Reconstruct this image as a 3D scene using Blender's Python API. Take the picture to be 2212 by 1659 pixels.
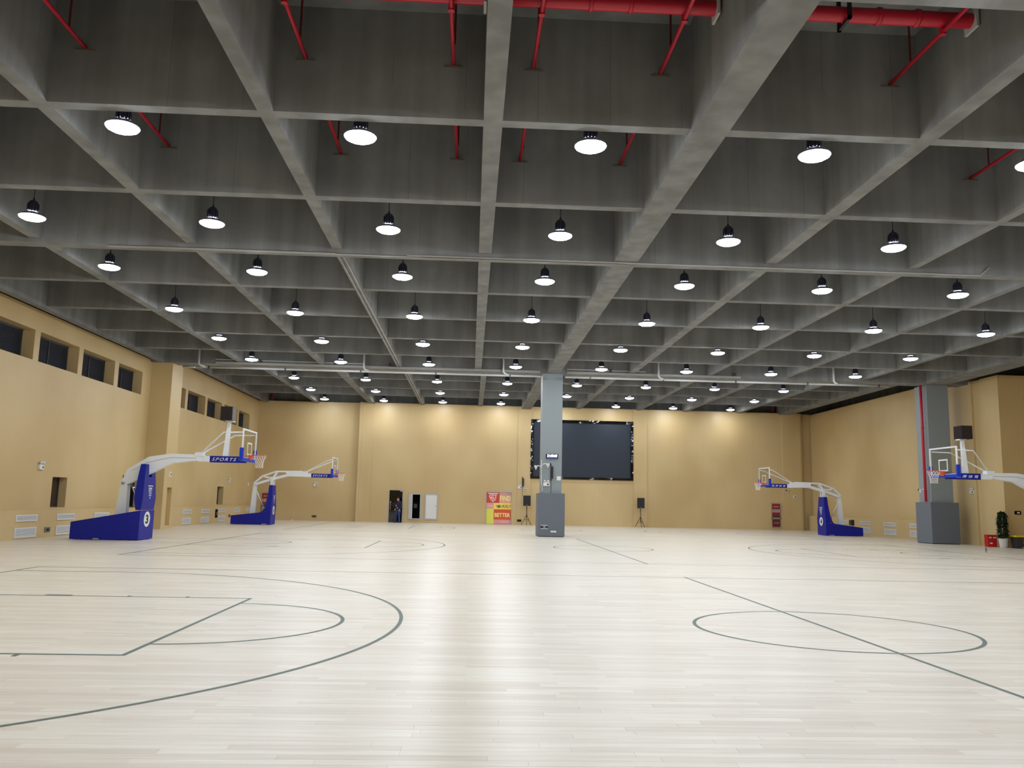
import bpy, math, random
from mathutils import Matrix, Vector
random.seed(7)
S = bpy.context.scene
for o in list(bpy.data.objects): bpy.data.objects.remove(o)
COL = S.collection
PI = math.pi

# ------------------------------------------------------------------ camera, world, exposure
FPX, CAM_H = 1793.93, 1.5836
right = Vector((0.9985415538633228, -0.04984080502342096, 0.02075233391303589))
down = Vector((0.02753710692035203, 0.13955715727819676, -0.9898310500256524))
fwd = Vector((0.04643783964266538, 0.9889588939925895, 0.1407260922582451))
cd = bpy.data.cameras.new('camera'); cam = bpy.data.objects.new('camera', cd); COL.objects.link(cam)
cam.matrix_world = Matrix(((right.x, -down.x, -fwd.x, 0), (right.y, -down.y, -fwd.y, 0), (right.z, -down.z, -fwd.z, CAM_H), (0, 0, 0, 1)))
cd.sensor_fit = 'HORIZONTAL'; cd.sensor_width = 36.0; cd.lens = FPX * 36.0 / 2212.0
cd.clip_start = 0.05; cd.clip_end = 300
S.camera = cam
w = bpy.data.worlds.new('night'); S.world = w; w.use_nodes = True
w.node_tree.nodes['Background'].inputs[0].default_value = (0.004, 0.005, 0.008, 1)
w.node_tree.nodes['Background'].inputs[1].default_value = 1.0
S.view_settings.view_transform = 'Standard'; S.view_settings.look = 'None'
S.view_settings.gamma = 1.0; S.view_settings.use_curve_mapping = False
S.view_settings.exposure = 0.0
LAMP = 112.0            # radiance of the lamp lenses

# ------------------------------------------------------------------ helpers
def lin(c):
    return tuple((x / 255 / 12.92 if x / 255 <= 0.04045 else ((x / 255 + 0.055) / 1.055) ** 2.4) for x in c) + (1.0,)
MATS = {}
def mat(name, col, rough=0.5, metal=0.0, spec=0.5, emit=None, es=0.0, alpha=None, coat=0.0):
    m = bpy.data.materials.new(name); m.use_nodes = True
    b = m.node_tree.nodes['Principled BSDF']
    b.inputs['Base Color'].default_value = lin(col); b.inputs['Roughness'].default_value = rough
    b.inputs['Metallic'].default_value = metal; b.inputs['Specular IOR Level'].default_value = spec
    b.inputs['Coat Weight'].default_value = coat
    if emit: b.inputs['Emission Color'].default_value = lin(emit); b.inputs['Emission Strength'].default_value = es
    MATS[name] = m
    return m
def nodes(m): return m.node_tree.nodes, m.node_tree.links, m.node_tree.nodes['Principled BSDF']
def N(m, t, **kw):
    n = m.node_tree.nodes.new(t)
    for k, v in kw.items(): setattr(n, k, v)
    return n
def pos_map(m, scale, rot=(0, 0, 0)):
    g = N(m, 'ShaderNodeNewGeometry'); mp = N(m, 'ShaderNodeMapping')
    mp.inputs['Scale'].default_value = scale; mp.inputs['Rotation'].default_value = rot
    m.node_tree.links.new(g.outputs['Position'], mp.inputs['Vector']); return mp.outputs['Vector']
def ramp(m, fac, stops):
    r = N(m, 'ShaderNodeValToRGB'); e = r.color_ramp.elements
    while len(e) < len(stops): e.new(0.5)
    for k, (p, c) in enumerate(stops): e[k].position = p; e[k].color = lin(c)
    m.node_tree.links.new(fac, r.inputs['Fac']); return r.outputs['Color']
def mixc(m, a, b, fac, mode='MIX'):
    n = N(m, 'ShaderNodeMix', data_type='RGBA', blend_type=mode)
    L = m.node_tree.links
    for s, v in ((6, a), (7, b)):
        if isinstance(v, tuple): n.inputs[s].default_value = v
        else: L.new(v, n.inputs[s])
    if isinstance(fac, (int, float)): n.inputs[0].default_value = fac
    else: L.new(fac, n.inputs[0])
    return n.outputs[2]
def noise(m, vec, scale, detail=4, rough=0.5):
    n = N(m, 'ShaderNodeTexNoise'); n.inputs['Scale'].default_value = scale; n.inputs['Detail'].default_value = detail
    n.inputs['Roughness'].default_value = rough; m.node_tree.links.new(vec, n.inputs['Vector']); return n.outputs['Fac']
def bump(m, h, strength, dist=0.01):
    b = N(m, 'ShaderNodeBump'); b.inputs['Strength'].default_value = strength; b.inputs['Distance'].default_value = dist
    m.node_tree.links.new(h, b.inputs['Height']); m.node_tree.links.new(b.outputs['Normal'], m.node_tree.nodes['Principled BSDF'].inputs['Normal'])

# --- materials
def concrete(name, c0, c1):
    m = mat(name, c0, 0.85, spec=0.3); _, L, b = nodes(m)
    v = pos_map(m, (1, 1, 1)); n1 = noise(m, v, 0.9, 6, 0.62)
    c = ramp(m, n1, [(0.3, c0), (0.7, c1)])
    v2 = pos_map(m, (1.1, 1.1, 0.07)); n2 = noise(m, v2, 1.7, 3, 0.5)
    c = mixc(m, c, ramp(m, n2, [(0.35, (196, 195, 192)), (0.65, (255, 255, 255))]), 0.6, 'MULTIPLY')
    n3 = noise(m, v, 14, 4, 0.7)
    c = mixc(m, c, ramp(m, n3, [(0.24, (90, 88, 84)), (0.32, (255, 255, 255))]), 0.5, 'MULTIPLY')
    g = N(m, 'ShaderNodeNewGeometry'); sx = N(m, 'ShaderNodeSeparateXYZ'); L.new(g.outputs['Position'], sx.inputs[0])
    sn = N(m, 'ShaderNodeSeparateXYZ'); L.new(g.outputs['Normal'], sn.inputs[0])
    def mth(op, p, q):
        t = N(m, 'ShaderNodeMath', operation=op)
        for k_, v_ in enumerate((p, q)):
            if isinstance(v_, (int, float)): t.inputs[k_].default_value = v_
            else: L.new(v_, t.inputs[k_])
        return t.outputs[0]
    lines = None
    for ax, nm, per, off in (('X', 'X', 1.22, .31), ('Y', 'Y', 1.22, .77)):     # formwork joints on the upright faces only
        fr_ = mth('FRACT', mth('DIVIDE', mth('ADD', sx.outputs[ax], off + 100), per), 0)
        q_ = mth('MULTIPLY', mth('LESS_THAN', fr_, .008), mth('LESS_THAN', mth('ABSOLUTE', sn.outputs[nm], 0), .5))
        lines = q_ if lines is None else mth('ADD', lines, q_)
    lines = mth('MULTIPLY', mth('MULTIPLY', lines, mth('LESS_THAN', mth('ABSOLUTE', sn.outputs['Z'], 0), .5)), mth('GREATER_THAN', n2, .46))
    c = mixc(m, c, lin((70, 69, 66)), mth('MULTIPLY', lines, .45))
    L.new(c, b.inputs['Base Color']); bump(m, n3, 0.15)
    return m
M_CONC = concrete('raw_concrete', (127, 128, 127), (143, 144, 143))
def panelwood(name, c0, c1):
    m = mat(name, c0, 0.42, spec=0.45); _, L, b = nodes(m)
    v = pos_map(m, (44, 44, 0.5)); n1 = noise(m, v, 1.0, 5, 0.6)
    c = ramp(m, n1, [(0.3, c0), (0.7, c1)])
    v2 = pos_map(m, (0.25, 0.25, 0.2)); n2 = noise(m, v2, 1.0, 2, 0.5)
    c = mixc(m, c, ramp(m, n2, [(0.35, (238, 232, 222)), (0.65, (255, 255, 255))]), 1.0, 'MULTIPLY')
    L.new(c, b.inputs['Base Color'])
    return m
M_WALL = panelwood('maple_wall_panel', (205, 180, 131), (211, 186, 137))
def maple(name, per_object):
    m = mat(name, (220, 205, 180), 0.34, spec=0.5); _, L, b = nodes(m)
    v = pos_map(m, (1, 1, 1))
    pal = [(0.0, (212, 200, 179)), (0.12, (218, 208, 188)), (0.5, (224, 215, 196)), (1.0, (231, 224, 207))]
    if per_object:
        oi = N(m, 'ShaderNodeObjectInfo'); c = ramp(m, oi.outputs['Random'], pal)
    else:
        bt = N(m, 'ShaderNodeTexBrick'); L.new(v, bt.inputs['Vector'])
        bt.offset = 0.37; bt.offset_frequency = 2; bt.squash = 1.0
        bt.inputs['Scale'].default_value = 1.0; bt.inputs['Brick Width'].default_value = 1.3; bt.inputs['Row Height'].default_value = 0.1
        bt.inputs['Mortar Size'].default_value = 0.0012; bt.inputs['Color1'].default_value = (0, 0, 0, 1); bt.inputs['Color2'].default_value = (1, 1, 1, 1)
        bt.inputs['Mortar'].default_value = (0.25, 0.25, 0.25, 1); bt.inputs['Bias'].default_value = 0.1
        c = ramp(m, bt.outputs['Color'], pal)
    v2 = pos_map(m, (0.9, 26, 1)); n1 = noise(m, v2, 1.6, 6, 0.62)
    c = mixc(m, c, ramp(m, n1, [(0.3, (232, 224, 216)), (0.62, (255, 255, 255))]), 0.8, 'MULTIPLY')
    L.new(c, b.inputs['Base Color'])
    n2 = noise(m, v2, 0.7, 3, 0.5)
    mr = N(m, 'ShaderNodeMapRange'); mr.inputs['To Min'].default_value = 0.3; mr.inputs['To Max'].default_value = 0.37
    L.new(n2, mr.inputs['Value']); L.new(mr.outputs['Result'], b.inputs['Roughness'])
    return m
M_FLOOR = maple('maple_floor', False); M_PLANK = maple('maple_plank', True)
M_SUB = mat('subfloor', (120, 100, 75), 0.9)
M_LINE = mat('court_line_paint', (86, 102, 90), 0.45, spec=0.2)
def padmat(name, c):
    m = mat(name, c, 0.5, spec=0.3); v = pos_map(m, (1, 1, 1)); bump(m, noise(m, v, 60, 2), 0.1, 0.004); return m
M_BLUE = padmat('blue_vinyl', (16, 26, 138)); M_BLUE2 = padmat('bright_blue_pad', (24, 56, 178))
M_WHITE = mat('white_enamel', (226, 228, 228), 0.35); M_OFF = mat('off_white_plastic', (220, 218, 214), 0.5)
M_GREY = padmat('grey_column_paint', (138, 146, 148)); M_GREY2 = padmat('slate_padding', (104, 110, 118))
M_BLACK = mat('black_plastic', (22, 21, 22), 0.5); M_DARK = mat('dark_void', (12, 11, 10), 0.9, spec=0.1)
M_GLOSSB = mat('gloss_black_frame', (8, 8, 9), 0.06, spec=0.8)
bump(M_GLOSSB, noise(M_GLOSSB, pos_map(M_GLOSSB, (1, 1, 1)), 1.5, 1, .4), .8, .05)
M_RED = mat('red_pipe_paint', (186, 24, 46), 0.42); M_REDD = mat('red_sprig_paint', (92, 20, 22), 0.6)
M_ORANGE = mat('orange_rim', (228, 86, 46), 0.45)
M_NET = mat('net_cord', (228, 218, 206), 0.8)
M_STEEL = mat('pale_grey_pipe', (196, 196, 194), 0.45); M_COND = mat('conduit_grey', (158, 157, 152), 0.6); M_ALU = mat('brushed_aluminium', (176, 174, 170), 0.35, metal=0.7)
M_RIM = mat('lamp_rim', (96, 98, 108), 0.4); M_HOUS = mat('lamp_housing', (46, 50, 68), 0.5)  # housing colour lightened towards blue, bloom haze of the lamps painted in
M_LENS = mat('lamp_lens', (255, 255, 255), 0.4, emit=(238, 245, 255), es=LAMP)
M_CHARC = mat('charcoal', (60, 60, 62), 0.5); M_CLIP = mat('chrome', (210, 210, 214), 0.15, metal=1.0)
M_SCREEN = mat('led_screen', (44, 51, 62), 0.5, spec=0.35)
M_MESHD = mat('perforated_dark', (38, 31, 25), 0.8, spec=0.2); M_MESHL = mat('perforated_grey', (104, 100, 88), 0.6)
M_LOUV = mat('louvre_slate', (62, 64, 76), 0.5); M_PANE = mat('dark_window_pane', (52, 38, 30), 0.2)
def glass(name, tint, fac):
    m = bpy.data.materials.new(name); m.use_nodes = True; nt = m.node_tree; nt.nodes.clear()
    o = nt.nodes.new('ShaderNodeOutputMaterial'); t = nt.nodes.new('ShaderNodeBsdfTransparent'); g = nt.nodes.new('ShaderNodeBsdfGlossy')
    x = nt.nodes.new('ShaderNodeMixShader'); t.inputs[0].default_value = lin(tint); g.inputs['Roughness'].default_value = 0.03
    x.inputs[0].default_value = fac
    nt.links.new(t.outputs[0], x.inputs[1]); nt.links.new(g.outputs[0], x.inputs[2]); nt.links.new(x.outputs[0], o.inputs[0]); return m
M_GLASS = glass('backboard_glass', (244, 246, 246), 0.05); M_DGLASS = glass('door_glass', (150, 150, 150), 0.07)

class MB:
    def __init__(s): s.v = []; s.f = []
    def add(s, v, f):
        k = len(s.v); s.v += [tuple(p) for p in v]; s.f += [tuple(i + k for i in q) for q in f]; return s
    def box(s, x0, x1, y0, y1, z0, z1):
        return s.add([(x0, y0, z0), (x1, y0, z0), (x1, y1, z0), (x0, y1, z0), (x0, y0, z1), (x1, y0, z1), (x1, y1, z1), (x0, y1, z1)],
                     [(0, 3, 2, 1), (4, 5, 6, 7), (0, 1, 5, 4), (1, 2, 6, 5), (2, 3, 7, 6), (3, 0, 4, 7)])
    def hexa(s, b, t):           # two quads (bottom, top), same order
        return s.add(list(b) + list(t), [(0, 3, 2, 1), (4, 5, 6, 7), (0, 1, 5, 4), (1, 2, 6, 5), (2, 3, 7, 6), (3, 0, 4, 7)])
    def prism(s, poly, axis, a, b):   # poly 2D extruded; axis 'y': (x,z); 'x': (y,z); 'z': (x,y)
        P = {'y': lambda p, t: (p[0], t, p[1]), 'x': lambda p, t: (t, p[0], p[1]), 'z': lambda p, t: (p[0], p[1], t)}[axis]
        n = len(poly); v = [P(p, a) for p in poly] + [P(p, b) for p in poly]
        return s.add(v, [tuple(range(n)), tuple(range(2 * n - 1, n - 1, -1))] + [(i, i + n, (i + 1) % n + n, (i + 1) % n) for i in range(n)])
    def tube(s, path, r, n=8, cap=True):
        path = [Vector(p) for p in path]; rs = r if isinstance(r, (list, tuple)) else [r] * len(path)
        k = len(s.v); m = len(path); up0 = None
        for i, p in enumerate(path):
            d = ((path[min(i + 1, m - 1)] - p).normalized() + (p - path[max(i - 1, 0)]).normalized()).normalized()
            if up0 is None:
                a = Vector((0, 0, 1)) if abs(d.z) < 0.9 else Vector((1, 0, 0)); u = d.cross(a).normalized()
            else: u = (up0 - d * up0.dot(d)).normalized()
            up0 = u; q = d.cross(u)
            for j in range(n):
                t = 2 * PI * (j + 0.5) / n; s.v.append(tuple(p + (u * math.cos(t) + q * math.sin(t)) * rs[i]))
        for i in range(m - 1):
            for j in range(n):
                a = k + i * n + j; b = k + i * n + (j + 1) % n; s.f.append((a, b, b + n, a + n))
        if cap: s.f.append(tuple(k + j for j in range(n - 1, -1, -1))); s.f.append(tuple(k + (m - 1) * n + j for j in range(n)))
        return s
    def lathe(s, prof, n=20, c=(0, 0, 0), cap=True):   # prof (r,z)
        k = len(s.v); m = len(prof)
        for r, z in prof:
            for j in range(n):
                t = 2 * PI * j / n; s.v.append((c[0] + r * math.cos(t), c[1] + r * math.sin(t), c[2] + z))
        for i in range(m - 1):
            for j in range(n):
                a = k + i * n + j; b = k + i * n + (j + 1) % n; s.f.append((a, b, b + n, a + n))
        if cap: s.f.append(tuple(k + j for j in range(n - 1, -1, -1))); s.f.append(tuple(k + (m - 1) * n + j for j in range(n)))
        return s
    def bar(s, p, q, wz, y0, y1):   # flat bar in the xz plane from p to q, thickness wz, extruded in y
        p = Vector(p); q = Vector(q); d = (q - p).normalized(); nrm = Vector((-d.y, d.x)) * wz / 2
        return s.prism([p + nrm, p - nrm, q - nrm, q + nrm], 'y', y0, y1)
    def mesh(s, name):
        me = bpy.data.meshes.new(name); me.from_pydata(s.v, [], s.f)
        import bmesh
        bm = bmesh.new(); bm.from_mesh(me); bmesh.ops.recalc_face_normals(bm, faces=bm.faces); bm.to_mesh(me); bm.free()
        me.update(); return me
    def build(s, name, m, parent=None, smooth=False, raw=False):
        me = s.mesh(name) if not raw else None
        if raw: me = bpy.data.meshes.new(name); me.from_pydata(s.v, [], s.f); me.update()
        me.materials.append(m)
        if smooth:
            for p in me.polygons: p.use_smooth = True
        o = bpy.data.objects.new(name, me); COL.objects.link(o)
        if parent: o.parent = parent
        return o
def tag(o, label=None, cat=None, group=None, kind=None):
    if label: o['label'] = label
    if cat: o['category'] = cat
    if group: o['group'] = group
    if kind: o['kind'] = kind
    return o
def struct(o, label=None, cat=None): return tag(o, label, cat, kind='structure')
def empty(name, loc=(0, 0, 0), rz=0.0):
    o = bpy.data.objects.new(name, None); COL.objects.link(o); o.location = loc; o.rotation_euler = (0, 0, rz); o.empty_display_size = 0.2
    return o
def thing(name, label, cat, loc=(0, 0, 0), rz=0.0, group=None): return tag(empty(name, loc, rz), label, cat, group)
def copy_tree(o, parent=None):
    c = o.copy(); COL.objects.link(c); c.parent = parent
    for ch in list(o.children): copy_tree(ch, c)
    return c
def text(name, s, h, m, parent, loc, rot=(PI / 2, 0, 0), width=None, shear=0.0, bold=0.0, extrude=0.003, spacing=1.0):
    cu = bpy.data.curves.new(name, 'FONT'); cu.body = s; cu.size = 1.0; cu.extrude = 0.0; cu.shear = shear; cu.offset = bold
    cu.align_x = 'CENTER'; cu.resolution_u = 3; cu.space_character = spacing
    t = bpy.data.objects.new(name, cu); COL.objects.link(t)
    dg = bpy.context.evaluated_depsgraph_get(); me = bpy.data.meshes.new_from_object(t.evaluated_get(dg))
    bpy.data.objects.remove(t)
    xs = [v.co.x for v in me.vertices]; ys = [v.co.y for v in me.vertices]
    cx = (min(xs) + max(xs)) / 2; cy = (min(ys) + max(ys)) / 2
    sy = h / max(1e-6, max(ys) - min(ys)); sx = sy if width is None else width / (max(xs) - min(xs))
    for v in me.vertices: v.co = ((v.co.x - cx) * sx, (v.co.y - cy) * sy, 0.0)
    me.name = name; me.materials.clear(); me.materials.append(m)
    o = bpy.data.objects.new(name, me); COL.objects.link(o); o.location = loc; o.rotation_euler = rot; o.parent = parent
    return o
def wall(name, axis, pos, u0, u1, z0, z1, holes=(), sgn=1, m=None, thick=0.12):
    """front face with holes (u0,u1,z0,z1,depth); sgn = direction of the room along the axis"""
    us = sorted(set([u0, u1] + [q for hq in holes for q in hq[:2]])); zs = sorted(set([z0, z1] + [q for hq in holes for q in hq[2:4]]))
    mb = MB(); P = (lambda u, z, d=0: (pos - sgn * d, u, z)) if axis == 'x' else (lambda u, z, d=0: (u, pos - sgn * d, z))
    for i in range(len(us) - 1):
        for j in range(len(zs) - 1):
            a, b, c, d = us[i], us[i + 1], zs[j], zs[j + 1]; mu, mz = (a + b) / 2, (c + d) / 2
            if any(hq[0] < mu < hq[1] and hq[2] < mz < hq[3] for hq in holes): continue
            mb.add([P(a, c), P(b, c), P(b, d), P(a, d)], [(0, 1, 2, 3)])
            mb.add([P(a, c, thick), P(b, c, thick), P(b, d, thick), P(a, d, thick)], [(3, 2, 1, 0)])
    for (a, b, c, d, dp) in holes:
        for p, q in (((a, c), (b, c)), ((b, c), (b, d)), ((b, d), (a, d)), ((a, d), (a, c))):
            mb.add([P(*p), P(*q), P(*q, dp), P(*p, dp)], [(0, 1, 2, 3)])
    for p, q in (((u0, z0), (u1, z0)), ((u1, z0), (u1, z1)), ((u1, z1), (u0, z1)), ((u0, z1), (u0, z0))):
        mb.add([P(*p), P(*q), P(*q, thick), P(*p, thick)], [(0, 1, 2, 3)])
    return struct(mb.build(name, m or M_WALL))

# ------------------------------------------------------------------ floor with planks and court markings
XL, XR, YF, YB = -15.6, 26.8, -4.0, 60.4
PX0, PX1, PY0, PY1 = -3.9, 4.5, 5.1, 7.6
fb = MB()
for a, b, c, d in ((XL, XR, YF, PY0), (XL, XR, PY1, YB), (XL, PX0, PY0, PY1), (PX1, XR, PY0, PY1)):
    fb.add([(a, c, 0), (b, c, 0), (b, d, 0), (a, d, 0)], [(0, 1, 2, 3)])
floor = struct(fb.build('floor', M_FLOOR, raw=True), 'pale maple sports floor of narrow planks', 'floor')
sub = MB().box(PX0, PX1, PY0, PY1, -0.05, -0.025).build('subfloor', M_SUB, floor)
plank_meshes = {}
def plank_mesh(L):
    key = round(L, 3)
    if key not in plank_meshes:
        g = 0.0004; bv = 0.0007; mb = MB()
        x, y = L / 2 - g, 0.05 - g
        b = [(-x, -y), (x, -y), (x, y), (-x, y)]; t = [(-x + bv, -y + bv), (x - bv, -y + bv), (x - bv, y - bv), (-x + bv, y - bv)]
        v = [(p[0], p[1], -0.022) for p in b] + [(p[0], p[1], -0.0008) for p in b] + [(p[0], p[1], 0) for p in t]
        f = [(8, 9, 10, 11)] + [(i, (i + 1) % 4, (i + 1) % 4 + 4, i + 4) for i in range(4)] + [(i + 4, (i + 1) % 4 + 4, (i + 1) % 4 + 8, i + 8) for i in range(4)]
        me = bpy.data.meshes.new('plank'); me.from_pydata(v, [], f); me.materials.append(M_PLANK); plank_meshes[key] = me
    return plank_meshes[key]
for r in range(25):
    x = PX0; k = 0; first = [0.45, 1.0, 0.7, 1.25][r % 4] + 0.05 * (r % 3)
    while x < PX1 - 1e-6:
        L = first if k == 0 else random.choice((1.1, 1.3, 1.5)); k += 1
        if PX1 - (x + L) < 0.4: L = PX1 - x
        o = bpy.data.objects.new('plank', plank_mesh(L)); COL.objects.link(o); o.parent = floor
        o.location = (x + L / 2, PY0 + 0.1 * r + 0.05, 0); x += L
Z1 = 0.0015
def line(name, x0, x1, y0, y1, z=Z1):
    return MB().add([(x0, y0, z), (x1, y0, z), (x1, y1, z), (x0, y1, z)], [(0, 1, 2, 3)]).build(name, M_LINE, floor, raw=True)
def arc(name, cx, cy, r, a0, a1, wd=0.05, n=64, z=Z1 + 0.0004):
    mb = MB()
    for i in range(n):
        t0 = a0 + (a1 - a0) * i / n; t1 = a0 + (a1 - a0) * (i + 1) / n
        mb.add([(cx + (r - wd) * math.cos(t0), cy + (r - wd) * math.sin(t0), z), (cx + r * math.cos(t0), cy + r * math.sin(t0), z),
                (cx + r * math.cos(t1), cy + r * math.sin(t1), z), (cx + (r - wd) * math.cos(t1), cy + (r - wd) * math.sin(t1), z)], [(0, 1, 2, 3)])
    return mb.build(name, M_LINE, floor, raw=True)
CX = 4.83; W = 0.05
for cy in (11.14, 30.27, 49.5):
    x0, x1, y0, y1 = CX - 14, CX + 14, cy - 7.5, cy + 7.5
    line('sideline', x0 - W, x1 + W, y0 - W, y0); line('sideline', x0 - W, x1 + W, y1, y1 + W)
    line('center_line', CX - W / 2, CX + W / 2, y0 - 0.15, y1 + 0.15, Z1 + 0.0002)
    arc('center_circle', CX, cy, 1.8, 0, 2 * PI, n=96)
    for s in (1, -1):
        bx = CX - 14 * s
        line('baseline', min(bx, bx - W * s), max(bx, bx - W * s), y0, y1, Z1 + 0.0002)
        X = lambda d: bx + s * d
        ft = X(5.8)
        line('free_throw_line', min(ft, ft - W * s), max(ft, ft - W * s), cy - 2.45, cy + 2.45, Z1 + 0.0003)
        for q in (-1, 1):
            line('lane_line', min(bx, ft), max(bx, ft), cy + q * 2.45 - (W if q > 0 else 0), cy + q * 2.45 + (0 if q > 0 else W), Z1 + 0.0005)
            for d, wd in ((1.75, 0.05), (2.6, 0.4), (3.85, 0.05), (4.75, 0.05)):
                yy = sorted((cy + q * 2.45, cy + q * 2.55)); line('lane_mark', min(X(d), X(d + wd)), max(X(d), X(d + wd)), yy[0], yy[1], Z1 + 0.0006)
            yy = cy + q * 6.6
            line('three_point_line', min(bx, X(2.99)), max(bx, X(2.99)), min(yy, yy - q * W), max(yy, yy - q * W), Z1 + 0.0003)
        a = math.asin(6.6 / 6.75)
        base = 0 if s > 0 else PI
        arc('three_point_arc', X(1.575), cy, 6.75, base - a, base + a, n=96)
        arc('free_throw_semicircle', X(5.775), cy, 1.8, base - PI / 2, base + PI / 2, n=48)
        arc('no_charge_semicircle', X(1.575), cy, 1.3, base - PI / 2, base + PI / 2, n=32)

# ------------------------------------------------------------------ ceiling: slab plus every beam
SL1, SL2 = 9.77, 10.35
HB, HG, HB3, HG3 = 7.88, 7.80, 8.34, 8.22
cb = MB().box(XL, XR, YF, 40.0, SL1, SL1 + 0.3).box(XL, XR, 40.0, YB, SL2, SL2 + 0.3)
ceiling = struct(cb.build('ceiling', M_CONC), 'raw concrete coffered ceiling slab', 'ceiling')
def beam(x0, x1, y0, y1, z, top): return MB().box(x0, x1, y0, y1, z, top + 0.02).build('beam', M_CONC, ceiling)
for x, wd in ((-11.05, .27), (-7.2, .26), (-3.55, .26), (.21, .32), (7.66, .31), (11.45, .22), (15.25, .24), (19.15, .24)):
    beam(x - wd / 2, x + wd / 2, YF, 39.6, HB, SL1)
for x, wd in ((-11.15, .28), (-7.2, .42), (-3.6, .3), (.55, .3), (7.65, .3), (12.0, .3), (15.4, .28), (19.3, .28)):
    beam(x - wd / 2, x + wd / 2, 40.3, 59.9, HB3, SL2)
beam(3.855 - .305, 3.855 + .305, YF, 40.0, HG, SL1); beam(3.855 - .33, 3.855 + .33, 40.0, 59.9, HG3, SL2)
beam(-14.9, -14.63, YF, 39.5, HG, SL1); beam(-14.9, -14.6, 40.4, 59.9, 8.3, SL2)
beam(22.3, 23.5, YF, 39.5, HG, SL1); beam(22.33, 23.1, 40.4, 59.9, 8.3, SL2)
for y in (5.5, 9.31, 13.24, 17.08, 24.82, 28.6, 32.4, 36.2):
    beam(-14.75, 22.45, y - .125, y + .125, HB + .006, SL1)
for y in (43.05, 46.9, 50.7, 54.5): beam(-14.75, 22.45, y - .125, y + .125, HB3 + .006, SL2)
for y in (1.7, 20.9): beam(-14.75, 22.45, y - .22, y + .22, HG - .004, SL1)
beam(XL, XR, 39.5, 40.42, HG - .006, SL2)

# ------------------------------------------------------------------ walls
WXL, WSL = -15.25, -15.0
wins = [(19.65, 22.55), (22.95, 25.85), (26.22, 29.12), (29.49, 32.42), (32.78, 35.69), (36.09, 38.68)]
wins3 = [(41.75, 44.59), (44.96, 47.91), (48.29, 51.09), (51.62, 54.5), (54.88, 57.49)]
wz0, wz1 = 6.12, 7.17
n1 = (31.31, 32.43, 1.04, 2.15, .3); n2 = (37.45, 39.55, .986, 2.4, .3); n3 = (51.35, 52.6, 1.06, 2.15, .32)
wall('wall_left', 'x', WXL, YF, 40.4, 0, 7.9, [(a, b, wz0, wz1, .47) for a, b in wins] + [n1, n2], 1, thick=0.5)
wall('wall_left_far', 'x', WXL, 40.4, 60.0, 0, 8.4, [(a, b, wz0, wz1, .47) for a, b in wins3] + [n3], 1, thick=0.5)
for k, q in enumerate(('wall_left', 'wall_left_far')): pass
bb = MB().box(WXL + .001, WSL, YF, 39.7, 0, .985).box(WXL + .001, WSL, 41.1, 59.75, 0, .985)
struct(bb.build('baseboard_left', M_WALL), 'low maple wainscot under the high windows', 'wainscot')
# windows: frame, two louvre leaves
k = 0
fr_cache = {}
for a, b in wins + wins3:
    k += 1; L = round(b - a, 2); x = WXL - .45
    fm = MB(); t = .06
    fm.box(x - .05, x + .03, a, b, wz0, wz0 + t).box(x - .05, x + .03, a, b, wz1 - t, wz1).box(x - .05, x + .03, a, a + t, wz0, wz1).box(x - .05, x + .03, b - t, b, wz0, wz1)
    fo = struct(fm.build('window_%d' % k, M_CHARC), None, None)
    mid = (a + b) / 2
    MB().box(x - .05, x + .035, mid - .03, mid + .03, wz0 + t, wz1 - t).build('mullion', M_BLACK, fo)
    for u0, u1 in ((a + t, mid - .03), (mid + .03, b - t)):
        sm = MB(); z = wz0 + t
        while z < wz1 - t - .03:
            sm.add([(x + .015, u0, z), (x + .015, u1, z), (x - .03, u1, z + .045), (x - .03, u0, z + .045), (x + .015, u0, z + .008), (x + .015, u1, z + .008), (x - .03, u1, z + .053), (x - .03, u0, z + .053)],
                   [(0, 1, 2, 3), (7, 6, 5, 4), (0, 4, 5, 1)]); z += .05
        lo = sm.build('louvre_slats', M_LOUV, fo); lo['kind'] = 'stuff'
    MB().box(x - .1, x - .06, a, b, wz0, wz1).build('backing', M_DARK, fo)
for q, (a, b, c, d, dp) in enumerate((n1, n2, n3)):
    k += 1; x = WXL - dp
    fo = struct(MB().box(x - .03, x + .02, a, b, c, c + .05).box(x - .03, x + .02, a, b, d - .05, d).box(x - .03, x + .02, a, a + .05, c, d).box(x - .03, x + .02, b - .05, b, c, d).build('window_%d' % k, M_CHARC))
    MB().box(x - .02, x, a + .05, b - .05, c + .05, d - .05).build('pane', M_PANE if q != 1 else M_DARK, fo)
# left pilaster with a tall niche in its side
wall('trim_1', 'x', -14.27, 39.7, 41.12, 0, 7.95, [(40.2, 40.82, .16, 1.93, .2)], 1, thick=.98)
MB().box(-14.5, -14.47, 40.2, 40.82, .16, 1.93).build('niche_back', M_WALL, bpy.data.objects['trim_1'])
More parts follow.
